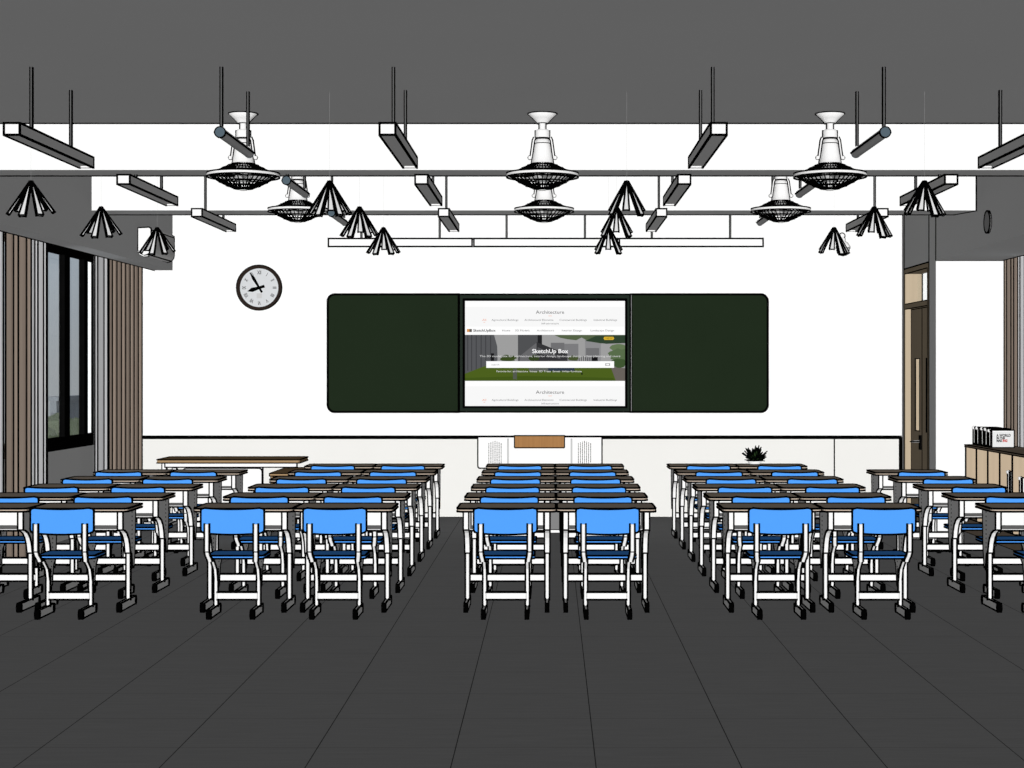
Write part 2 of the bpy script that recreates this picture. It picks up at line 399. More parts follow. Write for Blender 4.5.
# ---------------------------------------------------------------- orbit fans
def fan():
    t = thing('ceiling_fan', '', 'ceiling fan')
    m = MB(); m.lathe([(0, 0), (.090, 0), (.092, -.006), (.06, -.035), (.038, -.058), (.034, -.066), (0, -.066)], (0, 0, 0), 'white', 32)
    m.ring(.092, -.004, (0, 0, 0), .007)
    for sx in (-1, 1):
        for p, q in zip([(.092, -.004), (.06, -.035), (.038, -.058)], [(.06, -.035), (.038, -.058), (.036, -.066)]): m.line((sx * p[0], 0, p[1]), (sx * q[0], 0, q[1]), .0075)
    m.ring(.036, -.066, (0, 0, 0), .005, seg=20); m.build('canopy', t)
    m = MB(); m.tube([(0, 0, -.06), (0, 0, -.11)], .02, 'white', 14, .008); m.build('downrod', t)
    m = MB(); m.lathe([(0, -.104), (.038, -.106), (.045, -.118), (.045, -.158), (.04, -.163), (0, -.163)], (0, 0, 0), 'white', 24)
    m.ring(.043, -.162, (0, 0, 0), .011, seg=24)
    for sx in (-1, 1): m.line((sx * .046, 0, -.112), (sx * .046, 0, -.158), .009)
    m.build('swivel_housing', t)
    m = MB(); m.lathe([(0, -.165), (.04, -.165), (.045, -.19), (.05, -.20), (.072, -.335), (0, -.335)], (0, 0, 0), 'white', 28)
    m.ring(.047, -.193, (0, 0, 0), .005, seg=24)
    for sx in (-1, 1): m.line((sx * .051, 0, -.2), (sx * .073, 0, -.335), .009)
    m.build('motor_housing', t)
    for sx in (-1, 1):
        m = MB(); m.tube([(sx * .05, -.012, -.158), (sx * .057, -.012, -.175), (sx * .072, -.012, -.285)], .0055, 'white', 8, .008)
        m.lathe([(0, .014), (.012, .008), (.012, -.008), (0, -.014)], (sx * .08, -.01, -.284), 'white', 12)
        for u in range(10): m.line((sx * .08 + .012 * math.cos(u * PI / 5), -.012, -.284 + .012 * math.sin(u * PI / 5)), (sx * .08 + .012 * math.cos((u + 1) * PI / 5), -.012, -.284 + .012 * math.sin((u + 1) * PI / 5)), .006)
        m.build('bracket', t)
    Rr = .224; zr = -.394
    m = MB(); m.lathe([(Rr - .004, .009), (Rr + .004, .006), (Rr + .006, -.002), (Rr + .002, -.008), (Rr - .006, -.009), (Rr - .01, 0), (Rr - .004, .009)], (0, 0, zr), 'white', 48)
    m.ring(Rr + .003, .012, (0, 0, zr), .008); m.ring(Rr + .004, -.012, (0, 0, zr), .008); m.build('rim', t)
    def cage(nm, zc, rin, bulge, nw):
        m = MB()
        for k in range(nw):
            a = 2 * PI * k / nw; P = []
            for q in range(6):
                u = q / 5; r = rin + (Rr - .006 - rin) * u; z = zc + (zr - zc) * u ** bulge
                P.append((r * math.cos(a), r * math.sin(a), z))
            for p, q in zip(P, P[1:]): m.line(p, q, .0064)
        for u in (.15, .4, .65, .85):
            m.ring(rin + (Rr - .006 - rin) * u, zc + (zr - zc) * u ** bulge, (0, 0, 0), .0085, seg=32)
        m.build(nm, t)
    cage('upper_guard', -.322, .072, 1.0, 44); cage('lower_guard', -.484, .03, 1.45, 36)
    m = MB()
    for k in range(3):
        a0 = 2 * PI * k / 3 + .5; vs = []
        for r in (.04, .11, .185):
            for da, dz in ((-.42, .012), (0, 0), (.42, -.012)):
                vs.append((r * math.cos(a0 + da * (.7 + r)), r * math.sin(a0 + da * (.7 + r)), -.405 + dz))
        fs = [(0, 1, 4, 3), (1, 2, 5, 4), (3, 4, 7, 6), (4, 5, 8, 7)]
        m.add(vs, fs, 'pale', True); m.add([(a, b, c - .004) for a, b, c in vs], [tuple(reversed(f)) for f in fs], 'pale', True)
        m.line(vs[6], vs[7], .006); m.line(vs[7], vs[8], .006); m.line(vs[0], vs[6], .006); m.line(vs[2], vs[8], .006)
    m.lathe([(0, -.33), (.05, -.33), (.05, -.43), (0, -.44)], (0, 0, 0), 'camgrey', 20); m.ring(.05, -.43, (0, 0, 0), .006, seg=20)
    m.build('blades', t)
    m = MB(); m.lathe([(0, -.478), (.03, -.478), (.032, -.484), (.022, -.491), (0, -.493)], (0, 0, 0), 'white', 20); m.ring(.032, -.484, (0, 0, 0), .005, seg=20); m.build('guard_badge', t)
    return t
f0 = None
for j, y in enumerate([10.29, 12.50]):
    for i, x in enumerate([-1.958, -.058, 1.768]):
        lb = 'white caged ceiling fan, %s, %s' % (['left one', 'middle one', 'right one'][i], ['of the three nearer fans' , 'of the three fans further back'][j])
        if f0 is None: f0 = fan(); f0.location = (x, y, ZC); f0['label'] = lb; f0['group'] = 'caged ceiling fans'
        else: dup(f0, (x, y, ZC), lb, 'caged ceiling fans')

# ---------------------------------------------------------------- desks and chairs
LW = .0095
def desk():
    t = thing('student_desk', '', 'desk')
    m = MB(); m.prism(rrect(-.2955, .2955, .004, .396, .035, 3), 'z', .609, .627, 'desktop', .0115, 60); m.build('desktop', t)
    side = [(.05, .607), (.05, .495), (.09, .488), (.14, .468), (.18, .435), (.205, .395), (.222, .337), (.25, .33), (.27, .25), (.30, .24), (.325, .36), (.34, .607)]
    for sx in (-1, 1):
        x0, x1 = sorted((sx * .2275, sx * .2605)); xc = sx * .244
        m = MB(); m.prism(side, 'x', x0, x1, 'white', LW, 40)
        for k in range(9):
            for xs in (x0 - .001, x1 + .001): m.box(xs - .001, xs + .001, .252, .262, .365 + k * .027, .374 + k * .027, 'line')
        m.tube([(xc, .237, .345), (xc, .237, .05)], .0105, 'white', 10, .011, .0105)
        lg = m.build('leg', t)
        foot(lg, xc, .015, .385)
    m = MB(); m.box(-.235, .235, .262, .28, .16, .204, 'white', .011, only=(0, 1, 2, 3, 4, 5, 6, 7)); m.build('crossbar', t)
    m = MB(); m.box(-.225, .225, .08, .345, .488, .497, 'white', .0115, only=(0, 2)); m.box(-.225, .225, .337, .345, .497, .607, 'white')
    m.box(-.229, -.222, .08, .315, .488, .607, 'white', .007, only=(8, 0)); m.box(.222, .229, .08, .315, .488, .607, 'white', .007, only=(8, 0))
    m.line((-.225, .336, .607), (.225, .336, .607), .007)
    m.build('book_tray', t)
    return t
def foot(par, xc, y0, y1):
    w = .0095; m = MB()
    m.box(xc - w, xc + w, y0 + .012, y1 - .012, .008, .056, 'white', .009, only=(1, 3, 5, 7))
    for yc in (y0 + .012, y1 - .012):
        P = [(yc + .022 * math.cos(2 * PI * k / 12), .031 + .031 * math.sin(2 * PI * k / 12)) for k in range(12)]
        m.prism(P, 'x', xc - w - .005, xc + w + .005, 'line')
    return m.build('foot', par)
def chair():
    t = thing('student_chair', '', 'chair')
    # curved backrest
    n = 14; m = MB(); zt, zb, hw, r = .650, .502, .186, .022; F_, B_ = [], []
    xs = [-hw + 2 * hw * k / n for k in range(n + 1)]
    xs = sorted(set(xs + [-hw + r * .3, hw - r * .3, -hw + r * .08, hw - r * .08]))
    def zz(x):
        e = hw - abs(x); k = 0 if e >= r else r - math.sqrt(max(0, r * r - (r - e) ** 2)); g = .0075 * (1 - (x / hw) ** 2); return zb + k - g, zt - k - g
    yy = lambda x: .026 * (x / hw) ** 2
    for a, b in zip(xs, xs[1:]):
        (a0, a1), (b0, b1) = zz(a), zz(b)
        for th in (0, .014):
            m.add([(a, yy(a) + th, a0), (b, yy(b) + th, b0), (b, yy(b) + th, b1), (a, yy(a) + th, a1)], [(0, 1, 2, 3)], 'blue', False)
        for z1_, z2_ in ((a0, b0), (a1, b1)):
            m.add([(a, yy(a), z1_), (b, yy(b), z2_), (b, yy(b) + .014, z2_), (a, yy(a) + .014, z1_)], [(0, 1, 2, 3)], 'blue')
            m.line((a, yy(a), z1_), (b, yy(b), z2_), .011); 
            m.line((a, yy(a) + .014, z1_), (b, yy(b) + .014, z2_), .0075)
    for x in (-hw, hw):
        z0_, z1_ = zz(x); m.add([(x, yy(x), z0_), (x, yy(x) + .014, z0_), (x, yy(x) + .014, z1_), (x, yy(x), z1_)], [(0, 1, 2, 3)], 'blue'); m.line((x, yy(x), z0_), (x, yy(x), z1_), .011)
    m.build('backrest', t)
    m = MB(); m.prism(rrect(-.17, .17, .085, .34, .03, 3), 'z', .344, .361, 'blue', .0105, 60); m.build('seat', t)
    for sx in (-1, 1):
        m = MB(); xa, xb = sx * .143, sx * .127
        m.tube([(xa, -.010, .556), (xa, -.010, .42), (xa, -.010, .395), (xa * .985, .005, .372), (xa * .95, .03, .347), (xa * .94, .035, .335)], .0108, 'white', 10, .0115)
        m.line((xa - .013, -.022, .395), (xa + .013, -.022, .395), .006)
        side = [(.05, .343), (.31, .343), (.28, .325), (.235, .29), (.22, .235), (.21, .175), (.185, .165), (.165, .22), (.145, .275), (.08, .325)]
        m.prism(side, 'x', xb - .011, xb + .011, 'white', .0095, 40)
        for k in range(5):
            for xs_ in (xb - .012, xb + .012): m.box(xs_ - .001, xs_ + .001, .193, .201, .19 + k * .03, .198 + k * .03, 'line')
        m.tube([(xb, .172, .272), (xb, .172, .05)], .0092, 'white', 10, .0105)
        lg = m.build('leg', t); foot(lg, xb, -.042, .26)
    m = MB(); m.box(-.118, .118, .165, .181, .091, .135, 'white', .011, only=(0, 2, 4, 6)); m.build('stretcher', t)
    return t
ROWY = [9.70 + .870 * k for k in range(6)]
rn = ['row nearest the viewer', 'second row from the viewer', 'third row from the viewer', 'fourth row from the viewer', 'fifth row from the viewer', 'sixth row, nearest the board']
blocks = [('far left block', [-3.44, -2.84], 5), ('left block', [-1.851, -1.251], 6), ('centre block', [-.271, .329], 6), ('right block', [1.324, 1.924], 6), ('far right column', [2.932], 5)]
dk = desk(); ch = chair(); used = [False, False]
for bn, xs, n in blocks:
    for j in range(n):
        for i, x in enumerate(xs):
            s_ = ('left ' if i == 0 else 'right ') if len(xs) > 1 else ''
            lb = 'brown-topped white desk, %sdesk of the %s, %s' % (s_, bn, rn[j]); g = 'student desks in the ' + bn
            if used[0]: dup(dk, (x, ROWY[j], 0), lb, g)
            else: dk.location = (x, ROWY[j], 0); dk['label'] = lb; dk['group'] = g; used[0] = True
            if bn == 'far left block' and j == 0 and i == 0: continue
            cx = x + {'far left block': -.032, 'left block': -.021, 'right block': .018 + .008 * i, 'far right column': .034}.get(bn, 0)
            lb = 'blue chair, %sseat of the %s, %s' % (s_, bn, rn[j]); g = 'blue student chairs in the ' + bn
            if used[1]: dup(ch, (cx, ROWY[j] - .22, 0), lb, g)
            else: ch.location = (cx, ROWY[j] - .22, 0); ch['label'] = lb; ch['group'] = g; used[1] = True

# ---------------------------------------------------------------- green board and screen
k = .01
yb = D - .05
bd = thing('chalkboard', 'long dark green board with rounded corners on the front wall', 'board', (0, yb, 0))
bd.location = (0, 0, 0)
def px(x): return (x - VX) * k
def pz(y): return CAMZ + (VY - y) * k
for nm, x0, x1, cr in (('left_panel', 328.5, 459, (0, 1, 1, 0)), ('right_panel', 631, 767, (1, 0, 0, 1))):
    m = MB(); m.prism(rrect(px(x0), px(x1), pz(411.8), pz(294.6), .07, 5, cr), 'y', yb, D - .001, 'board', .021, 60)
    m.build(nm, bd)
m = MB(); m.box(px(459.5), px(630), yb, D - .001, pz(411.8), pz(294.6), 'board_frame', .016, only=(0, 4, 8, 9))
m.box(px(630.8), px(631.3), yb - .012, yb, pz(411), pz(295.2), 'greyink'); m.build('centre_frame', bd)

# interactive display: flat picture on a lit screen
E = {}
def e(r, g, b):
    key = 'e%d_%d_%d' % (r, g, b)
    if key not in MAT: emis(key, (r, g, b), 1.0)
    return key
sc = thing('display_screen', 'lit flat screen showing a web page, set in the middle of the board', 'screen', (0, 0, 0))
ys = yb - .03
m = MB(); m.box(px(463), px(627), ys, yb - .001, pz(408), pz(298.7), 'line'); m.build('bezel', sc)
m = MB(); layer = [0]
def sx(u): return px(455 + min(u, 967) / 5.689) * .9945
def sz(v): return CAMZ + (pz(290 + v / 5.689) - CAMZ) * .9945
def poly(pts, col):
    layer[0] += 1; y = ys - .0012 - layer[0] * .00022
    P = [(sx(u), y, sz(v)) for u, v in pts]; m.add(P, [tuple(range(len(P)))], e(*col))
def rect(u0, v0, u1, v1, col): poly([(u0, v0), (u1, v0), (u1, v1), (u0, v1)], col)
def txt(s, u, v, size, col, al='CENTER', bold=0, wide=1.25):
    m.text(s, sx(u), sz(v), ys - .0185, size * .01 / 5.689, e(*col), al, bold, wide)
rect(57, 62, 967, 660, (255, 255, 255))
rect(60, 96, 964, 208, (248, 248, 248)); rect(60, 548, 964, 658, (248, 248, 248))
rect(57, 255, 967, 517, (158, 158, 158))
poly([(57, 255), (222, 255), (240, 320), (242, 400), (140, 480), (57, 480)], (86, 87, 90))
for u in (70, 92, 118, 146, 172, 200): rect(u, 255, u + 5, 400 if u > 150 else 460, (62, 63, 66))
rect(205, 360, 222, 405, (24, 24, 26))
rect(358, 255, 470, 405, (80, 81, 83)); rect(470, 255, 495, 310, (34, 34, 36))
rect(545, 300, 622, 405, (112, 112, 114)); rect(622, 306, 702, 405, (124, 124, 126)); rect(740, 280, 830, 405, (140, 140, 142)); rect(745, 330, 820, 372, (112, 112, 114))
poly([(370, 405), (370, 375), (464, 300), (464, 405)], (104, 104, 106))
poly([(464, 296), (640, 366), (640, 405), (464, 405)], (52, 52, 54)); poly([(470, 325), (600, 380), (600, 392), (470, 360)], (84, 84, 86))
for u in range(705, 800, 12): rect(u, 375, u + 4, 405, (50, 50, 52))
rect(780, 380, 812, 405, (20, 20, 22))
def blob(cu, cv, ru, rv, col, n=18, sd=1):
    r = random.Random(sd); poly([(cu + ru * math.cos(2 * PI * q / n) * (.8 + .35 * r.random()), cv + rv * math.sin(2 * PI * q / n) * (.8 + .35 * r.random())) for q in range(n)], col)
blob(303, 388, 45, 20, (58, 74, 34), sd=2); blob(450, 388, 32, 18, (52, 66, 34), sd=3); blob(675, 388, 30, 16, (72, 84, 50), sd=4)
poly([(57, 476), (150, 440), (180, 430), (880, 430), (967, 460), (967, 517), (57, 517)], (76, 96, 30))
poly([(57, 500), (400, 490), (700, 495), (900, 500), (912, 517), (57, 517)], (66, 86, 26))
poly([(885, 436), (967, 445), (967, 517), (915, 517)], (104, 98, 92)); rect(420, 440, 530, 462, (92, 98, 90)); rect(530, 440, 680, 462, (44, 58, 70)); rect(330, 448, 352, 508, (84, 90, 80))
poly([(565, 256), (967, 256), (967, 300), (900, 296), (830, 304), (760, 292), (720, 270), (690, 286), (640, 280), (600, 272)], (84, 98, 70))
poly([(740, 290), (800, 262), (967, 258), (967, 302), (860, 306)], (48, 66, 48))
blob(930, 330, 55, 22, (100, 120, 84), sd=8); blob(935, 370, 66, 36, (88, 108, 74), sd=5); blob(935, 415, 50, 26, (64, 86, 50), sd=6); rect(718, 470, 726, 482, (20, 28, 20))
poly([(845, 275), (850, 266), (900, 266), (906, 275), (900, 284), (850, 284)], (220, 180, 50))
rect(178, 405, 905, 443, (255, 255, 255)); rect(855, 417, 882, 431, (150, 150, 150)); rect(860, 420, 877, 428, (255, 255, 255))
rect(68, 222, 84, 239, (216, 150, 84)); rect(82, 222, 96, 239, (96, 90, 84))
for dv in (0, 455):
    txt('Architecture', 541, 127 + dv, 27, (70, 70, 72), wide=1.15); rect(531, 146 + dv, 551, 149 + dv, (244, 190, 170))
    txt('All', 167, 171 + dv, 17, (236, 150, 120)); rect(162, 182 + dv, 172, 185 + dv, (244, 190, 170))
    for s, u in (('Agricultural Buildings', 285), ('Architectural Elements', 478), ('Commercial Buildings', 672), ('Industrial Buildings', 855)): txt(s, u, 171 + dv, 15, (110, 110, 112), wide=1.18)
    txt('Infrastructure', 541, 191 + dv, 15, (110, 110, 112), wide=1.18)
txt('SketchUpBox', 167, 231, 20, (60, 60, 62), bold=.0006, wide=1.15)
for s, u in (('Home', 292), ('3D Models', 383), ('Architecture', 515), ('Interior Design', 665), ('Landscape Design', 838)): txt(s, u, 231, 15, (90, 90, 92), wide=1.25)
txt('SketchUp Box', 541, 349, 32, (255, 255, 255), bold=.0009, wide=1.1)
txt('The 3D model site for architecture, interior design, landscape design, urban planning and more', 541, 377, 15, (225, 225, 225), wide=1.38)
txt('search', 230, 425, 14, (130, 130, 130)); txt('Favorite for: architecture  house  3D Trees  Street  Urban furniture', 478, 463, 14, (235, 235, 235), wide=1.25)
txt('NEW', 876, 275, 14, (110, 90, 20))
m.build('screen_picture', sc)

# ---------------------------------------------------------------- clock
ck = thing('wall_clock', 'round dark-rimmed clock with Roman numerals, left of the green board', 'clock', (X(259.9, D), D, Z(287.9, D)))
n = 40; circ = lambda r: [(r * math.cos(2 * PI * q / n), r * math.sin(2 * PI * q / n)) for q in range(n)]
m = MB(); outer, inner = circ(.226), circ(.193)
for a, b, y0_, y1_ in ((outer, inner, -.05, -.05), (outer, outer, -.05, -.001), (inner, inner, -.05, -.03)):
    for q in range(n):
        w = (q + 1) % n; m.add([(a[q][0], y0_, a[q][1]), (a[w][0], y0_, a[w][1]), (b[w][0], y1_, b[w][1]), (b[q][0], y1_, b[q][1])], [(0, 1, 2, 3)], 'clockrim')
for q in range(n): m.line((outer[q][0], -.05, outer[q][1]), (outer[(q + 1) % n][0], -.05, outer[(q + 1) % n][1]), .008)
m.build('rim', ck)
m = MB(); m.prism(circ(.197), 'y', -.032, -.002, 'clockface')
for h, s in enumerate(['XII', 'I', 'II', 'III', 'IIII', 'V', 'VI', 'VII', 'VIII', 'IX', 'X', 'XI']):
    a = PI / 2 - h * PI / 6; m.text(s, .15 * math.cos(a), .15 * math.sin(a), -.0335, .052, 'ink', 'CENTER', .001, .62, a - PI / 2)
m.box(-.026, .026, -.034, -.032, -.105, -.055, 'stripe')
m.build('dial', ck)
def hand(ang, L_, w, tail, nm, y):
    m = MB(); a = math.radians(ang); d = Vector((math.sin(a), 0, math.cos(a))); s_ = Vector((math.cos(a), 0, -math.sin(a)))
    P = [d * -tail + s_ * w * .7, d * -tail - s_ * w * .7, s_ * -w * .6, d * L_ * .6 - s_ * w, d * L_, d * L_ * .6 + s_ * w, s_ * w * .6]
    A = [(p.x, y, p.z) for p in P]; B = [(p.x, y - .003, p.z) for p in P]; N = len(P)
    m.add(A + B, [tuple(range(N)), tuple(reversed(range(N, 2 * N)))] + [(q, (q + 1) % N, N + (q + 1) % N, N + q) for q in range(N)], 'line'); m.build(nm, ck)
hand(-31, .185, .016, .055, 'minute_hand', -.040); hand(253, .125, .022, .055, 'hour_hand', -.035)

# ---------------------------------------------------------------- air conditioner on the left soffit
ac = thing('air_conditioner', 'white split air conditioner high on the left soffit', 'air conditioner', (XL, 14.83, 0))
P = [(0.001, 2.77), (.105, 2.775), (.122, 2.765), (.125, 2.75), (.125, 2.58), (.118, 2.55), (.095, 2.525), (.06, 2.515), (.02, 2.53), (0.001, 2.56)]
m = MB(); m.prism(P, 'y', 0, .90, 'white', .012, 50)
for q in (3, 6): m.line((P[q][0], 0, P[q][1]), (P[q][0], .9, P[q][1]), .010)
m.build('body', ac)
m = MB(); A = [(-.003, 2.60), (.004, 2.55), (.02, 2.522), (.06, 2.503), (.10, 2.507)]; B = [(p[0] + .004, p[1] + .012) for p in reversed(A)]
m.prism([(max(.001, a), b) for a, b in A + B], 'y', -.012, .02, 'white', .0045, 60); m.build('end_lip', ac)
# dome camera
dc = thing('dome_camera', 'small dome camera on a bracket high on the front wall', 'camera', (X(843.0, 15.9), 15.9, 0))
m = MB(); m.tube([(-.01, 0, 2.785), (-.01, .298, 2.785)], .028, 'white', 14, .006); 
for q_ in range(14): m.line((-.01 + .03 * math.cos(q_ * PI / 7), -.004, 2.785 + .03 * math.sin(q_ * PI / 7)), (-.01 + .03 * math.cos((q_ + 1) * PI / 7), -.004, 2.785 + .03 * math.sin((q_ + 1) * PI / 7)), .008)
m.lathe([(.0, .028), (.02, .018), (.028, 0), (.02, -.018), (0, -.028)], (-.01, 0, 2.785), 'white', 16); m.build('bracket', dc)
m = MB(); m.lathe([(0, .1), (.02, .098), (.02, .066), (.045, .05), (.066, .02), (.068, -.005)], (0, 0, 2.665), 'white', 24); m.ring(.068, 0, (0, 0, 2.665), .008, seg=24)
for q_ in (-1, 1):
    for a_, b_ in (((.02, .098), (.02, .066)), ((.02, .066), (.045, .05)), ((.045, .05), (.066, .02)), ((.066, .02), (.069, 0))): m.line((q_ * a_[0], 0, 2.665 + a_[1]), (q_ * b_[0], 0, 2.665 + b_[1]), .008)
m.build('housing', dc)
m = MB(); m.lathe([(.066, -.005), (.066, -.02)], (0, 0, 2.665), 'camgrey', 24); m.lathe([(.066, -.02), (.058, -.05), (.035, -.072), (0, -.08)], (0, 0, 2.665), 'black', 24); m.build('dome', dc)
# round grille on right soffit
m = MB(); N = 28; P = [(12.98 + .088 * math.cos(2 * PI * q / N), 2.65 + .088 * math.sin(2 * PI * q / N)) for q in range(N)]
m.prism(P, 'x', XR - .015, XR - .001, 'camgrey', .011, 80); 
tag(m.build('round_vent'), 'round grey cover on the right soffit face', 'vent')

# ---------------------------------------------------------------- lectern
lc = thing('lectern', 'white lectern with a brown wood plate and fine text columns, before the board', 'lectern', (0, 14.55, 0))
k2 = 14.55 / F
def lx(x): return (x - VX) * k2
def lz(y): return CAMZ + (VY - y) * k2
m = MB(); m.prism(rrect(lx(477.8), lx(602), .585, lz(436.8), .02, 3, (0, 0, 1, 1)), 'y', 0, .03, 'white', .012, 40)
for a in (508, 571.5): m.box(lx(a) - .008, lx(a) + .008, -.003, 0, .60, lz(438.5), 'stripe')
m.build('body', lc)
rr = random.Random(7); m = MB()
for c0, c in ((495, 0), (584.5, 1)):
    for q in range(7):
        x = lx(c0 + (q - 3) * 2.05); t_ = lz(441 + abs(q - 3) * .7); b_ = .605 + abs(q - 3) * .01; z = t_
        while z > b_:
            h = .006 + .016 * rr.random(); m.box(x - .003, x + .003, -.0035, -.0005, max(z - h, b_ - .01), z, 'ink'); z -= h + .004
m.build('text_columns', lc)
m = MB(); m.prism(rrect(lx(514.5), lx(564.5), lz(447.7), lz(435.6), .01, 3, (0, 0, 1, 1)), 'y', -.02, -.002, 'panel_wood', .010, 40); m.build('wood_plate', lc)
m = MB(); m.box(-.42, .26, .04, .40, .03, .80, 'camgrey')
m.build('pedestal', lc)
m = MB(); m.box(-.46, .30, .03, .42, 0, .03, 'white', .007); m.build('base', lc)
MAT['pedestal'] = diff('pedestal_grey', seen(134, 134, 134))
for o in lc.children:
    if o.name.startswith('pedestal'): o.data.materials[0] = MAT['pedestal_grey']

# ---------------------------------------------------------------- teacher's table and side cabinet
tt = thing('teacher_table', 'long white table with brown wood top at the left below the board wall', 'table', (0, 15.0, 0))
x0, x1 = -3.66, -2.335
m = MB(); m.prism(rrect(x0, x1, 0, .55, .03, 3), 'z', .606, .636, 'teacher_wood', .011, 60); m.build('tabletop', tt)
m = MB(); m.box(x0 + .07, x1 - .03, .04, .06, .565, .606, 'white', .011); m.build('apron', tt)
m = MB(); m.prism(rrect(x0 + .2, X(262, 15.2), .05, .545, .03, 3), 'y', .2, .22, 'white', .010, 60); m.build('modesty_panel', tt)
for xx in (x0 + .06, -2.78):
    yf = .05 if xx < -3 else .24
    m = MB(); m.box(xx - .02, xx + .02, yf, yf + .04, .03, .606, 'white', .009); m.box(xx - .02, xx + .02, .46, .50, .03, .606, 'white', .009); m.box(xx - .025, xx + .025, yf - .03, .53, 0, .03, 'white', .009); m.build('leg', tt)
for xx in (x0 + .27, x0 + .14, x1 - .12):
    m = MB(); m.tube([(xx, .12, .55), (xx, .12, .606)], .014, 'black', 8); m.build('fixing_knob', tt)
sc2 = thing('side_cabinet', 'low brown open cabinet under the right end of the teacher table', 'cabinet', (0, 14.62, 0))
a, b = -2.546, -1.98
m = MB(); m.box(a, b, 0, .93, .51, .533, 'teacher_wood', .009); m.build('cabinet_top', sc2)
m = MB(); m.box(a + .01, a + .03, .01, .92, 0, .51, 'teacher_wood', .009); m.box(b - .03, b - .01, .01, .92, 0, .51, 'teacher_wood', .009); m.box(a + .03, b - .03, .90, .92, .02, .51, 'teacher_wood')
m.build('carcass', sc2)
for z in (.44, .22, .02):
    m = MB(); m.box(a + .03, b - .03, .015, .90, z, z + .018, 'teacher_wood', .008); m.build('shelf', sc2)

# ---------------------------------------------------------------- potted plant on a desk of the back row
pp = thing('potted_plant', 'small dark leafy plant in a white pot on a sixth-row desk', 'plant', (X(754.5, 14.3), 14.3, .632))
m = MB(); m.lathe([(0, 0), (.045, 0), (.062, .032), (.06, .036), (.05, .03), (0, .028)], (0, 0, 0), 'white', 24); m.ring(.062, .034, (0, 0, 0), .006, seg=24); m.ring(.046, .003, (0, 0, 0), .006, seg=24)
m.build('pot', pp)
m = MB(); rr = random.Random(11)
for q in range(64):
    a = rr.random() * 2 * PI; el = .15 + 1.3 * rr.random(); L_ = .058 + .085 * math.sin(el) * (.7 + .4 * rr.random())
    if q == 0: a, el, L_ = .15, .8, .135
    d = Vector((math.cos(a) * math.cos(el), math.sin(a) * math.cos(el), math.sin(el))); o = Vector((.02 * math.cos(a), .02 * math.sin(a), .03))
    s_ = d.cross(Vector((0, 0, 1))); s_ = s_.normalized() if s_.length > .01 else Vector((1, 0, 0)); w = .013; dr_ = Vector((0, 0, -.012))
    P = [o, o + d * L_ * .5 + s_ * w, o + d * L_ + dr_, o + d * L_ * .5 - s_ * w]; Q = [p + Vector((0, 0, .003)) for p in P]
    m.add(P + Q, [(0, 1, 2, 3), (7, 6, 5, 4), (0, 1, 5, 4), (1, 2, 6, 5), (2, 3, 7, 6), (3, 0, 4, 7)], 'leaf')
    for u in range(4): m.line(P[u], P[(u + 1) % 4], .008)
m.build('foliage', pp)

# ---------------------------------------------------------------- open cabinet along the right wall, folders
oc = thing('open_cabinet', 'long low light wood cabinet with open bays along the right wall', 'cabinet', (0, 0, 0))
cx0, cx1, cy0, cy1 = 3.75, 4.10, 11.2, 14.70
m = MB(); m.box(cx0, cx1, cy0, cy1, .772, .79, 'cabinet_top', .009); m.build('cabinet_top', oc)
m = MB(); m.box(cx0, cx1, cy0, cy1, 0, .13, 'cabinet_top', .009); m.build('plinth', oc)
m = MB(); m.box(cx1 - .015, cx1, cy0, cy1, .13, .772, 'cabinet'); m.build('back_panel', oc)
yv = []
for q in range(10):
    y = 14.68 - .371 * q; yv.append(y)
    m = MB(); m.box(cx0, cx1 - .015, y - .018, y, .13, .772, 'cabinet', .009, only=(8, 11, 3)); m.build('divider', oc)
def folder(w, h, th, mat):
    m = MB(); m.prism(rrect(0, th, 0, h, th * .35, 3, (1, 1, 0, 0)), 'x', 0, .2, mat, .006, 60)
    return m
def fol(label, loc, w, h, th, cover, g='folders on the low cabinet'):
    t = thing('folder', label, 'folder', loc, g)
    m = MB(); m.box(.012, w, 0, th, .001, h, 'white', .009); m.build('pages', t)
    m = MB(); m.prism([(-.002, .001), (th + .002, .001), (th + .002, h - .01), (th * .5, h + .008), (-.002, h - .01)], 'x', 0, .014, 'black', .006, 60)
    m.tube([(.0, th * .25, .02), (.0, th * .25, h - .004)], .0028, 'white', 6); m.build('spine', t)
    m = MB(); m.lathe([(0, .015), (.012, .01), (.016, 0), (.012, -.01), (0, -.015)], (-.002, th * .5, h - .004), 'white', 12); m.build('ring', t)
    if cover:
        m = MB(); yt = -.0042
        m.box(.02, w - .004, -.003, 0, .006, h - .012, 'pale')
        m.text('A WORLD', .052, h * .70, yt, .031, 'ink', 'LEFT', .0014, .85); m.text('IN THE', .052, h * .545, yt, .027, 'ink', 'LEFT', .0016, .85)
        m.text('MAK', .052, h * .39, yt, .029, 'ink', 'LEFT', .0016, .8); m.text('ING', .105, h * .39, yt, .029, 'inkred', 'LEFT', .0016, .8)
        m.box(.052, .10, yt, yt + .001, h * .84, h * .85, 'stripe'); m.box(.052, .09, yt, yt + .001, h * .26, h * .27, 'stripe'); m.build('cover', t)
    return t
fol('white-covered folder with printed title, front of the row on the low cabinet', (3.792, 14.0, .795), .205, .150, .075, True)
for q, (y, w_) in enumerate(((14.11, 'second'), (14.245, 'third'), (14.39, 'fourth'), (14.52, 'last'))):
    fol('black-spined folder on the low cabinet, %s from the titled one' % w_ if q < 3 else 'black-spined folder on the low cabinet, farthest in the row', (3.792, y, .795), .205, .158, .065 if q % 2 else .095, False)
for q, (y, h, nm) in enumerate(((13.29, .50, 'left'), (12.95, .47, 'right'))):
    fol('tall black-spined folder standing in a cabinet bay, %s of the two' % nm, (3.752, y, .131), .205, h, .05, False, 'tall folders in the cabinet bays')

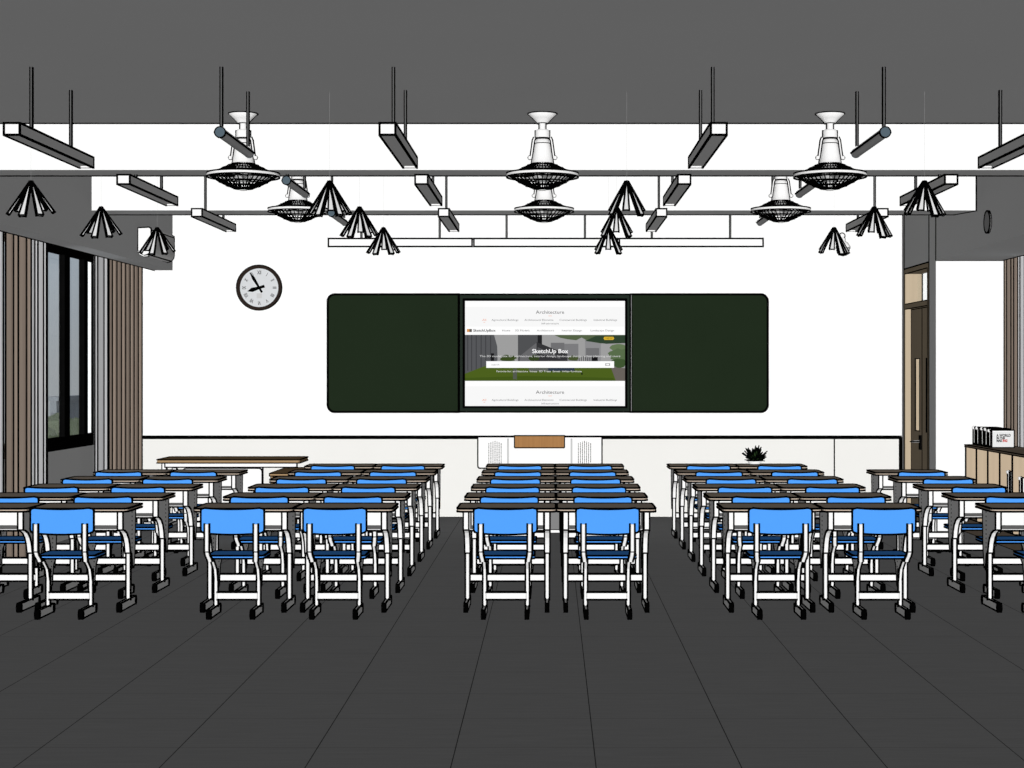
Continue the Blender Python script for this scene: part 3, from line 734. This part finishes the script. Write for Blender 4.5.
# ---------------------------------------------------------------- view outside the left window
m = MB(); m.box(-90, -6, 20, 190, -8.2, -8, 'grassland'); o = m.build('ground_outside'); o['kind'] = 'structure'
def bldg(x0, x1, y, dp, z1, mat, lb):
    t = thing('apartment_block', lb, 'building', (x0, y, -8), 'far apartment blocks outside')
    m = MB(); m.box(0, x1 - x0, 0, dp, 0, z1 + 8, mat); m.build('wall', t)
    m = MB(); 
    nx = max(2, int((x1 - x0) / 2.2)); 
    for i in range(nx):
        for j in range(max(1, int((z1 + 7) / 1.3))):
            u = (x1 - x0) * (i + .25) / nx; v = .8 + j * 1.3; m.box(u, u + .9, -.05, 0, v, v + .7, 'bldg_win')
    m.build('windows', t)
    m = MB(); m.box(-.2, x1 - x0 + .2, -.2, dp + .2, z1 + 8, z1 + 8.3, mat); m.build('roof', t)
diff('bldg_win', seen(104, 108, 112))
for (xa, xb, d, top, mt, lb) in ((50, 56.5, 112, 401, 'bldg', 'grey apartment block seen through the left pane, tallest'), (55, 60, 128, 405, 'bldg2', 'paler grey block right of the tallest one in the left pane'),
                             (71, 75.5, 145, 402, 'bldg2', 'pale grey block seen through the middle pane'), (74.5, 81, 162, 400, 'bldg', 'grey block at the right of the middle pane')):
    bldg(X(xa, d), X(xb, d), d, 12, Z(top, d), mt, lb)
rr = random.Random(5)
for q, (xp, d, top) in enumerate(((49, 50, 420), (54, 58, 416), (59, 66, 421), (70, 54, 421), (75, 74, 414), (80, 62, 419))):
    t = thing('leafy_tree', 'distant leafy tree seen through the %s pane, %s' % (['left', 'middle'][q // 3], ['left one', 'centre one', 'right one'][q % 3]), 'tree', (X(xp, d), d, -8), 'trees outside the window')
    m = MB(); m.tube([(0, 0, 0), (.1, 0, 4)], .22, 'clockrim', 8); m.build('trunk', t)
    m = MB(); hh = Z(top, d) + 8
    for w in range(26):
        c = Vector((rr.gauss(0, .75), rr.gauss(0, .7), 3 + (hh - 3.5) * rr.random())); r = .45 + .4 * rr.random()
        m.lathe([(0, r), (r * .7, r * .7), (r, 0), (r * .7, -r * .7), (0, -r)], c, 'trees', 7, False)
    m.build('crown', t)

# ---------------------------------------------------------------- light
def sun(nm, d, e_):
    l = bpy.data.lights.new(nm, 'SUN'); l.energy = e_; l.angle = 0.0; l.use_shadow = False
    o = bpy.data.objects.new(nm, l); COL.objects.link(o); o.rotation_euler = Vector(d).to_track_quat('-Z', 'Y').to_euler(); o.location = (0, 5, 2.5)
sun('key_light', (0, 1, 0), FRONT)
for nm, d in (('fill_from_left', (1, 0, 0)), ('fill_from_right', (-1, 0, 0)), ('fill_from_above', (0, 0, -1)), ('fill_from_below', (0, 0, 1)), ('fill_from_front', (0, -1, 0))): sun(nm, d, SIDE)
w = bpy.data.worlds.new('sky'); S.world = w; w.use_nodes = True; nt = w.node_tree; nt.nodes.clear()
out = nt.nodes.new('ShaderNodeOutputWorld'); bg = nt.nodes.new('ShaderNodeBackground'); tc = nt.nodes.new('ShaderNodeTexCoord'); sp = nt.nodes.new('ShaderNodeSeparateXYZ'); cr = nt.nodes.new('ShaderNodeValToRGB')
cr.color_ramp.elements[0].position = 0.0; cr.color_ramp.elements[0].color = (*[lin(c) for c in (150, 154, 158)], 1)
cr.color_ramp.elements[1].position = .1; cr.color_ramp.elements[1].color = (*[lin(c) for c in (158, 169, 180)], 1)
nt.links.new(tc.outputs['Generated'], sp.inputs[0]); nt.links.new(sp.outputs[2], cr.inputs[0]); nt.links.new(cr.outputs[0], bg.inputs[0]); nt.links.new(bg.outputs[0], out.inputs[0])
bg.inputs[1].default_value = 1.0
S.cycles.diffuse_bounces = 0; S.cycles.max_bounces = 6; S.cycles.transparent_max_bounces = 16
S.view_settings.view_transform = 'Standard'; S.view_settings.look = 'None'; S.view_settings.exposure = 0; S.view_settings.gamma = 1
S.view_settings.use_curve_mapping = False
